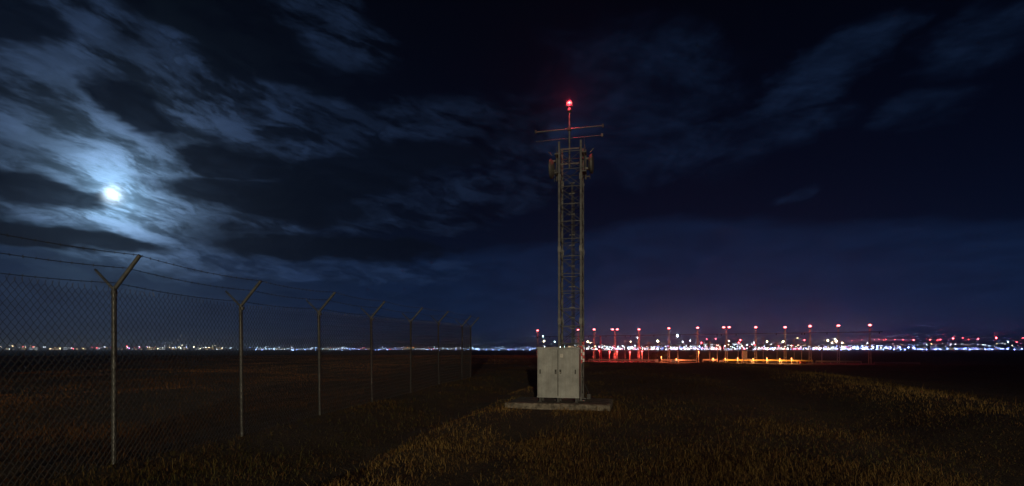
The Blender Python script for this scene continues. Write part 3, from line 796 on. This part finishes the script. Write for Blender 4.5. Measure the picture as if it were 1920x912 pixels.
# pale paved strip under the masts, added to reflect the low lamps
sv, sf = [], []
for k_ in range(61):
    px = 1085+(1640-1085)*k_/60
    for r_, dy in enumerate((-8.5,-6,-3.5,-1,1.5)):
        p = low_at(px, dy); sv.append((p.x, p.y, p.z+0.03))
for k_ in range(60):
    for r_ in range(4): sf.append((k_*5+r_, k_*5+5+r_, k_*5+6+r_, k_*5+1+r_))
MB().add(sv, sf).build('added_reflecting_strip', mat('added_reflecting_pavement', (0.16,0.145,0.125), 0.85, 0, 0.5, 0.6, bump=0.3), kind='structure')
# arched hoop and boxes
p = low_at(1401, -5.6); t = thing('pipe_hoop', tuple(p), 0, 'pale arched pipe hoop standing in front of the yellow rail', 'hoop')
MB().tube((-.62,0,-.05),(-.62,0,.55),.06,n=8).build('leg','white_paint',t); MB().tube((.62,0,-.05),(.62,0,.55),.06,n=8).build('leg','white_paint',t)
MB().tube((-.62,0,.55),(-.42,0,.72),.06,n=8).tube((-.42,0,.72),(.42,0,.72),.06,n=8).tube((.42,0,.72),(.62,0,.55),.06,n=8).build('arch','white_paint',t)
def low_box(px, dy, w, h, label, m):
    p = low_at(px, dy); t = thing('equipment_box', tuple(p), rnd.uniform(-.3,.3), label, 'equipment box', 'low boxes between the lamp masts')
    MB().bbox((-w/2,-0.25,0.08),(w/2,0.25,h),0.02).build('body',m,t)
    MB().bbox((-w/2-.03,-0.28,h+0.002),(w/2+.03,0.28,h+0.05),0.01).build('lid',m,t)
    for s in (-1,1): MB().box((s*w/2*.8-.05,-.2,-.05),(s*w/2*.8+.05,.2,.08)).build('foot','dark_metal',t)
low_box(1231,-6,0.5,0.5,'small pale box at the left of the small tree','white_paint')
low_box(1264,-6.5,1.1,0.42,'wide low box before the red-lit rail','white_paint')
low_box(1449,-6,1.3,0.40,'wide box under the middle of the yellow rail','rail')
low_box(1505,-6,0.8,0.40,'reddish box under the right end of the yellow rail','red_paint')
low_box(1352,-6,0.35,0.45,'small box between the two pale and yellow rails','white_paint')
low_box(1193,-3,0.7,0.5,'red box among the short red lamp posts','red_paint')

# ------------------------------------------------------------------ trees
def leaf_cloud(n, rx, ry, rz, c, size, seed):
    r2 = random.Random(seed); m = MB()
    clumps = [(Vector((r2.gauss(0,.45)*rx, r2.gauss(0,.45)*ry, r2.gauss(0,.42)*rz)), r2.uniform(.25,.5)) for _ in range(14)]
    for _ in range(n):
        cc, cr = r2.choice(clumps)
        d = Vector((r2.gauss(0,1),r2.gauss(0,1),r2.gauss(0,1))); d = d.normalized()*r2.random()**.4*cr*min(rx,rz)
        p = Vector(c)+cc+d
        u = Vector((r2.gauss(0,1),r2.gauss(0,1),r2.gauss(0,1))).normalized(); v_ = u.orthogonal().normalized(); s = size*r2.uniform(.6,1.3)
        m.add([p-u*s, p+v_*s*.5, p+u*s, p-v_*s*.5], [(0,1,2,3)])
    return m
def tree(px, dy, h, w, seed, label):
    p = low_at(px, dy); t = thing('small_tree', tuple(p), 0, label, 'tree', 'trees beside the lamp masts')
    tr = MB().tube((0,0,-.1),(0.05,0,h*.45),h*.035,h*.022,7)
    r2 = random.Random(seed)
    for k_ in range(6):
        a = r2.uniform(0,6.28); tr.tube((0.03,0,h*(.25+.04*k_)),(math.cos(a)*w*.3,math.sin(a)*w*.3,h*r2.uniform(.5,.8)),h*.015,h*.006,5)
    tr.build('trunk','bark',t)
    leaf_cloud(1400,w*.5,w*.5,h*.36,(0,0,h*.6),.10,seed).build('crown','leaf',t)
tree(1240, 1.5, 2.4, 2.2, 1, 'small bushy tree standing between the lamp masts, lit red')
tree(1225, 3.0, 1.9, 1.8, 2, 'smaller dark bush left of the small bushy tree')
tree(1302, 2.5, 1.7, 1.7, 3, 'low dark bush right of the small bushy tree')

# ------------------------------------------------------------------ far airport and town
def far_ground(x, y): return gz(x, y)
def building(px, y, w_px, h_px, wm, style, label, grp='far lit buildings on the horizon'):
    w, h = w_px/F*y, h_px/F*y
    x = (px-960)/F*y; z = far_ground(x, y)
    t = thing('far_building', (x, y, z), rnd.uniform(-.15,.15), label, 'building', grp)
    d = max(10, w*.5); zt = h + (EYE - z)
    wl = MB().box((-w/2,0,-1),(w/2,d,zt)); 
    if style == 'step': wl.box((-w*.22,d*.2,zt),(w*.2,d*.7,zt*1.35))
    wl.build('wall','far_wall',t)
    MB().box((-w/2-.6,-.6,zt+.02),(w/2+.6,d+.6,zt+.5)).build('roof','dark_metal',t)
    nf = max(1, int(zt/4.0)); nb = max(2, int(w/5))
    m = MB()
    for f_ in range(nf):
        for b_ in range(nb):
            if rnd.random() < .62:
                x0 = -w/2+w*(b_+.12)/nb; x1 = -w/2+w*(b_+.88)/nb; z0 = 1.0+f_*zt/nf
                m.box((x0,-.25,z0),(x1,-.03,z0+zt/nf*.5))
    if m.v: m.build('window_band', wm, t, kind='stuff')
    return t
zones = [  # px range, count, depth range, height px range, window colours
    (1012, 1120, 9, (1000,1400), (3,8), ['win_white','win_warm','win_white']),
    (1125, 1320, 15, (900,1300), (3,8), ['win_white','win_white','win_blue']),
    (1325, 1520, 16, (800,1200), (4,12), ['win_white','win_red','win_warm','win_white']),
    (1525, 1660, 9, (900,1300), (4,10), ['win_warm','win_warm','win_white']),
    (1670, 1915, 14, (1500,2100), (2,6), ['win_warm','win_blue','win_white']),
    (5, 420, 20, (1500,2200), (2,5), ['win_warm','win_warm','win_white']),
    (470, 880, 16, (1700,2400), (1.5,4), ['win_white','win_blue','win_warm']),
]
zname = ['behind the tower foot','in the airport lights\' left part','in the airport lights\' middle','in the warm light cluster','below the far red lamps','beyond the two nearest fence bays','beyond the farther fence bays']
cw = {'win_white':'cool white','win_warm':'warm','win_red':'red','win_blue':'bluish'}
for (a, b_, n_, dr, hr, wms), zn in zip(zones, zname):
    for k_ in range(n_):
        px = a+(b_-a)*(k_+.5+rnd.uniform(-.35,.35))/n_
        wm = wms[k_ % len(wms)]
        building(px, rnd.uniform(*dr), rnd.uniform(9, 20), rnd.uniform(*hr), wm, rnd.choice(['flat','flat','step']),
                 f'far building with {cw[wm]} windows, {ORD[k_]} from left {zn}')

# lamp prototypes far off
def lamp_mesh(name, r, m): return MB().lathe([(0.3*r,-r),(r,-.3*r),(r,.3*r),(.3*r,r)],8).mesh(name, m)
def flood(px, py, y, m, r, label, grp):
    p = at(px, py, y); z = far_ground(p.x, p.y)
    t = thing('floodlight_mast', (p.x, p.y, z), 0, label, 'floodlight mast', grp)
    MB().tube((0,0,-.5),(0,0,p.z-z-r),0.18,0.10,6).build('pole','mast',t)
    MB().lathe([(0.3*r,-r),(r,-.3*r),(r,.3*r),(.3*r,r)],10,(0,-.3,p.z-z)).build('lamp_head',m,t)
    MB().box((-.8*r,-.35,p.z-z+r*1.02),(.8*r,.1,p.z-z+r*1.2)).build('hood','dark_metal',t)
floods = [(1270,630,600,'white_far',1.7,'white','biggest and highest, in the middle of the airport lights'),(1233,640,620,'yellow_far',1.6,'yellow','left of the biggest white one'),
          (1018,631,620,'cyan_far',.8,'pale','upper one left of the tower foot'),(1020,640,620,'yellow_far',1.0,'yellow','lower one left of the tower foot'),(1040,641,640,'cyan_far',.8,'pale','just left of the tower leg'),
          (1102,641,650,'yellow_far',1.2,'yellow','just right of the tower'),(1107,643,640,'warm_far',.6,'small warm','second right of the tower'),(1195,634,640,'white_far',.7,'small white','under the third mast from the left'),
          (1294,639,640,'white_far',.8,'white','between the seventh and eighth masts, left of a pair'),(1280,641,640,'white_far',.7,'white','right under the biggest one'),(1182,641,640,'warm_far',.8,'warm','above the red lamp posts'),
          (1325,636,640,'red_far',.6,'pinkish','left of the red building lights'),(1315,643,640,'red_far',.9,'pink','low, beside the taller amber post'),(1341,636,640,'red_far',.6,'pinkish','second left of the red building lights'),
          (1438,641,640,'yellow_far',.9,'yellow','right of the middle mast'),(1468,641,620,'yellow_far',1.2,'yellow','left of the warm cluster'),(1508,638,640,'red_far',.9,'red','between the warm cluster and a mast'),
          (1552,639,640,'warm_far',1.3,'warm','left one of the warm cluster'),(1565,636,640,'warm_far',.9,'warm','top one of the warm cluster'),(1568,640,640,'warm_far',1.4,'warm','brightest of the warm cluster'),
          (1560,643,640,'warm_far',1.0,'warm','lowest of the warm cluster'),(1579,643,640,'warm_far',1.0,'warm','right one of the warm cluster'),(1388,638,640,'red_far',1.1,'red','highest of the red building lights'),
          (1385,643,640,'red_far',.8,'red','under the highest red building light'),(1413,643,640,'white_far',.7,'white','right of the red building lights'),(1495,634,640,'warm_far',.5,'small warm','beside the ninth mast'),
          (1367,640,640,'warm_far',.7,'small warm','left under the middle mast'),(1890,641,1100,'cyan_far',1.6,'pale','near the right edge of the photo'),(1626,644,800,'white_far',.8,'white','left under the last mast')]
for px, py, y, m, r, c_, wh in floods:
    flood(px, py, y, m, r*0.62, f'far floodlight mast with {c_} lamp, {wh}', 'far floodlight masts of the airport')
# far red obstruction lamps at the right
reds = [(1640,637,.7),(1648,637,.7),(1657,638,.6),(1661,637,.7),(1678,637,.8),(1693,637,1.1),(1713,638,1.6),(1744,637,1.1),(1758,638,.8),(1763,637,.9),(1787,635,1.6),(1805,634,.8),(1816,637,.6),(1834,636,1.3),(1868,634,1.7),(1906,642,1.1),(1616,637,.6),(1597,639,.9),(1918,634,.7),
        (764,652,1.3),(775,652,1.5)]
for k_, (px, py, r) in enumerate(reds):
    y = 1000; wh = f'{ORD[k_] if k_<20 else ""} from left past the last near mast' if k_ < 16 else {16:'just left of the last near mast',17:'by the warm light cluster',18:'at the right edge of the photo',19:'left of the pair beyond the fence',20:'right of the pair beyond the fence'}[k_]
    p = at(px, py, y); z = far_ground(p.x, p.y)
    t = thing('obstruction_light', (p.x,p.y,z), 0, f'far red lamp on a thin mast, {wh}', 'red lamp', 'far red lamps on masts')
    MB().tube((0,0,-.5),(0,0,p.z-z-r*.7),0.22,0.12,5).build('pole','mast',t)
    MB().lathe([(0.3*r,-r*.7),(r*.7,-.2*r),(r*.7,.2*r),(.3*r,r*.7)],8,(0,0,p.z-z)).build('lamp', 'red_far' if k_ < 19 else 'orange_lamp',t)

# small lamps: nearest ones as things, the rest as one mass
small_mesh = {}
def small_lamp(px, py, y, m, r, label, grp, nm='far_lamp'):
    p = at(px, py, y); z = far_ground(p.x, p.y); p.z = max(p.z, z+r+.1)
    key = (m, round(r,2))
    hgt = p.z-z
    o = link(nm, lamp_stand(m, round(r,2), max(0.5, round(hgt*2)/2))); o.location = (p.x, p.y, z)
    tag(o, label, 'lamp', grp)
def lamp_stand(m, r, h):
    k_ = (m, r, h)
    if k_ not in small_mesh:
        mb = MB().tube((0,0,-.3),(0,0,h-r),0.08,0.08,4)
        nf_pole = len(mb.f)
        mb.lathe([(0.3*r,h-r),(r,h-.3*r),(r,h+.3*r),(.3*r,h+r)],6)
        me = bpy.data.meshes.new('far_lamp'); me.from_pydata(mb.v, [], mb.f)
        me.materials.append(M['mast']); me.materials.append(M[m])
        for i_, pl in enumerate(me.polygons): pl.material_index = 0 if i_ < nf_pole else 1
        small_mesh[k_] = me
    return small_mesh[k_]
lab = {'white_far':'white','warm_far':'warm white','blue_far':'blue','violet_far':'violet','cyan_far':'pale cyan','red_far':'red','yellow_far':'yellow'}
def strip(a, b_, n_, ys, depth, mix_, rr, where):
    for k_ in range(n_):
        px = a+(b_-a)*(k_+rnd.random())/n_; py = rnd.uniform(*ys); m = rnd.choice(mix_)
        small_lamp(px, py, rnd.uniform(*depth), m, rnd.choice(rr), f'tiny far {lab[m]} lamp {where}', f'tiny far {lab[m]} lamps {where}')
strip(1010,1130,18,(648,655.5),(560,760),['cyan_far','white_far','white_far','warm_far'],(.2,.28,.4),'in the lights behind the tower foot')
strip(1120,1330,42,(648,655.5),(560,760),['white_far','white_far','cyan_far','blue_far','warm_far'],(.2,.28,.4),'in the left part of the bright airport lights')
strip(1330,1520,42,(646,655.5),(560,760),['white_far','white_far','red_far','cyan_far','warm_far'],(.2,.28,.4),'in the middle part of the bright airport lights')
strip(1520,1670,26,(648,655.5),(560,760),['white_far','blue_far','warm_far','blue_far'],(.2,.28,.4),'in the bright lights behind the last masts')
strip(1660,1920,34,(644,650),(1300,1700),['white_far','blue_far','warm_far','cyan_far'],(.35,.5,.7),'in the far strip at the right edge')
strip(0,420,46,(648,655.5),(1400,1900),['warm_far','warm_far','white_far','red_far','yellow_far'],(.45,.6,.85),'seen through the nearest fence bays')
strip(230,420,16,(650,655.5),(1400,1900),['violet_far','white_far','blue_far','cyan_far'],(.5,.7,.9),'behind the second fence bay')
strip(465,890,50,(651,656),(1400,1900),['white_far','cyan_far','white_far','blue_far','red_far'],(.4,.5,.75),'seen through the farther fence bays')
strip(880,1008,14,(651,655.5),(1300,1700),['blue_far','white_far','blue_far'],(.3,.4,.5),'on the horizon between the fence end and the tower')
# rows of runway edge lamps
def row(a, b_, n_, py, y, m, r, where):
    for k_ in range(n_):
        px = a+(b_-a)*(k_+.5+rnd.uniform(-.3,.3))/n_
        small_lamp(px, py+rnd.uniform(-.3,.3), y, m, r, f'tiny {lab[m]} runway lamp {where}', f'tiny {lab[m]} runway lamps {where}', 'runway_lamp')
row(1520,1920,30,655.2,520,'blue_far',.27,'in the row along the horizon right of the masts')
row(1575,1725,10,652.0,520,'blue_far',.42,'in the upper row right of the warm cluster')
row(470,1000,38,656.4,620,'blue_far',.2,'in the row along the horizon beyond the fence')
# the mass of remaining lamps: too many and too small to tell apart
def lamp_mass(name, m, spots, label):
    mb = MB()
    for px, py, y, r in spots:
        p = at(px, py, y); p.z = max(p.z, far_ground(p.x,p.y)+r)
        mb.lathe([(0.3*r,-r),(r,-.3*r),(r,.3*r),(.3*r,r)],5,p)
    o = mb.build(name, m, kind='stuff'); tag(o, label, 'city lights')
for m, n_, lo, hi, lb in (('pink_far',70,1120,1600,'scattered tiny pink lamps among the airport lights'),('red_far',100,1110,1560,'scattered tiny red lamps among the airport lights'),('white_far',480,1080,1640,'dense glitter of tiny white lamps along the airport horizon'),('blue_far',170,1250,1900,'dense glitter of tiny blue lamps along the right horizon'),('warm_far',150,1120,1660,'scattered tiny warm lamps among the airport lights'),('cyan_far',110,430,1100,'scattered tiny pale lamps along the horizon beyond the fence')):
    lamp_mass('distant_lights', m, [(rnd.uniform(lo,hi), 655.5-abs(rnd.gauss(0,2.2)), rnd.uniform(800,1200), rnd.uniform(.12,.32)) for _ in range(n_)], lb)

# far line of trees against the horizon
def treeline(a, b_, y, hpx, seed, label):
    r2 = random.Random(seed); m = MB(); x0, x1 = (a-960)/F*y, (b_-960)/F*y
    x = x0
    while x < x1:
        w = r2.uniform(8,22); h = hpx/F*y*r2.uniform(.5,1.15)+2
        for _ in range(60):
            px_, pz_ = x+r2.gauss(0,w*.4), abs(r2.gauss(0,h*.45)); py_ = y+r2.uniform(-6,6)
            s = r2.uniform(.5,1.3)
            u = Vector((r2.gauss(0,1),r2.gauss(0,1),r2.gauss(0,1))).normalized()*s; v_ = u.orthogonal().normalized()*s*.7
            p = Vector((px_,py_,gz(px_,py_)+pz_)); m.add([p-u,p+v_,p+u,p-v_],[(0,1,2,3)])
        x += w*.5
    o = m.build('far_wood','leaf',kind='stuff'); tag(o, label, 'trees')
treeline(-40, 1010, 2300, 4.5, 5, 'dark low line of far trees on the horizon left of the tower')
treeline(1640, 1960, 2300, 4.0, 6, 'dark low line of far trees on the horizon at the right')

# night haze: one even volume round the whole place
hz = MB().box((-9600,-9600,-3.0),(9600,9600,42.0))
hm = bpy.data.materials.new('night_haze'); hm.use_nodes = True
ht = hm.node_tree
for n_ in list(ht.nodes): ht.nodes.remove(n_)
pv = ht.nodes.new('ShaderNodeVolumePrincipled')
pv.inputs['Color'].default_value = (0.95, 0.96, 1.0, 1)
pv.inputs['Density'].default_value = 0.0006
pv.inputs['Density Attribute'].default_value = ''
pv.inputs['Anisotropy'].default_value = 0.8
ho = ht.nodes.new('ShaderNodeOutputMaterial'); ht.links.new(pv.outputs[0], ho.inputs['Volume'])
haze = hz.build('haze', hm, kind='stuff')
tag(haze, 'thin night haze in the air over the whole field', 'haze')

# ------------------------------------------------------------------ floodlight behind the viewpoint that lights pad, cabinet and grass
def yard_floodlight():
    loc = (0.0, -46.0, 0.0)
    t = thing('yard_floodlight', loc, 0, 'warm sodium floodlight on a tall pole behind the viewpoint, lighting the cabinet', 'floodlight')
    MB().tube((0,0,-.3),(0,0,5.5),0.09,0.06,10).build('pole','galv',t)
    MB().bbox((-.3,-.2,5.5),(.3,.12,5.85),.02).build('housing','dark_metal',t)
    d = bpy.data.lights.new('flood_lamp', 'SPOT'); d.energy = 54000; d.color = (1.0, 0.84, 0.58); d.spot_size = math.radians(48); d.spot_blend = 1.0; d.shadow_soft_size = 0.25
    o = link('flood_lamp', d, t); o.location = (0, 0.35, 5.68)
    aim = Vector((-0.5, 18.0, 2.4)) - (Vector(loc)+Vector((0,.35,5.68)))
    o.rotation_euler = (-aim).to_track_quat('Z', 'Y').to_euler()
yard_floodlight()
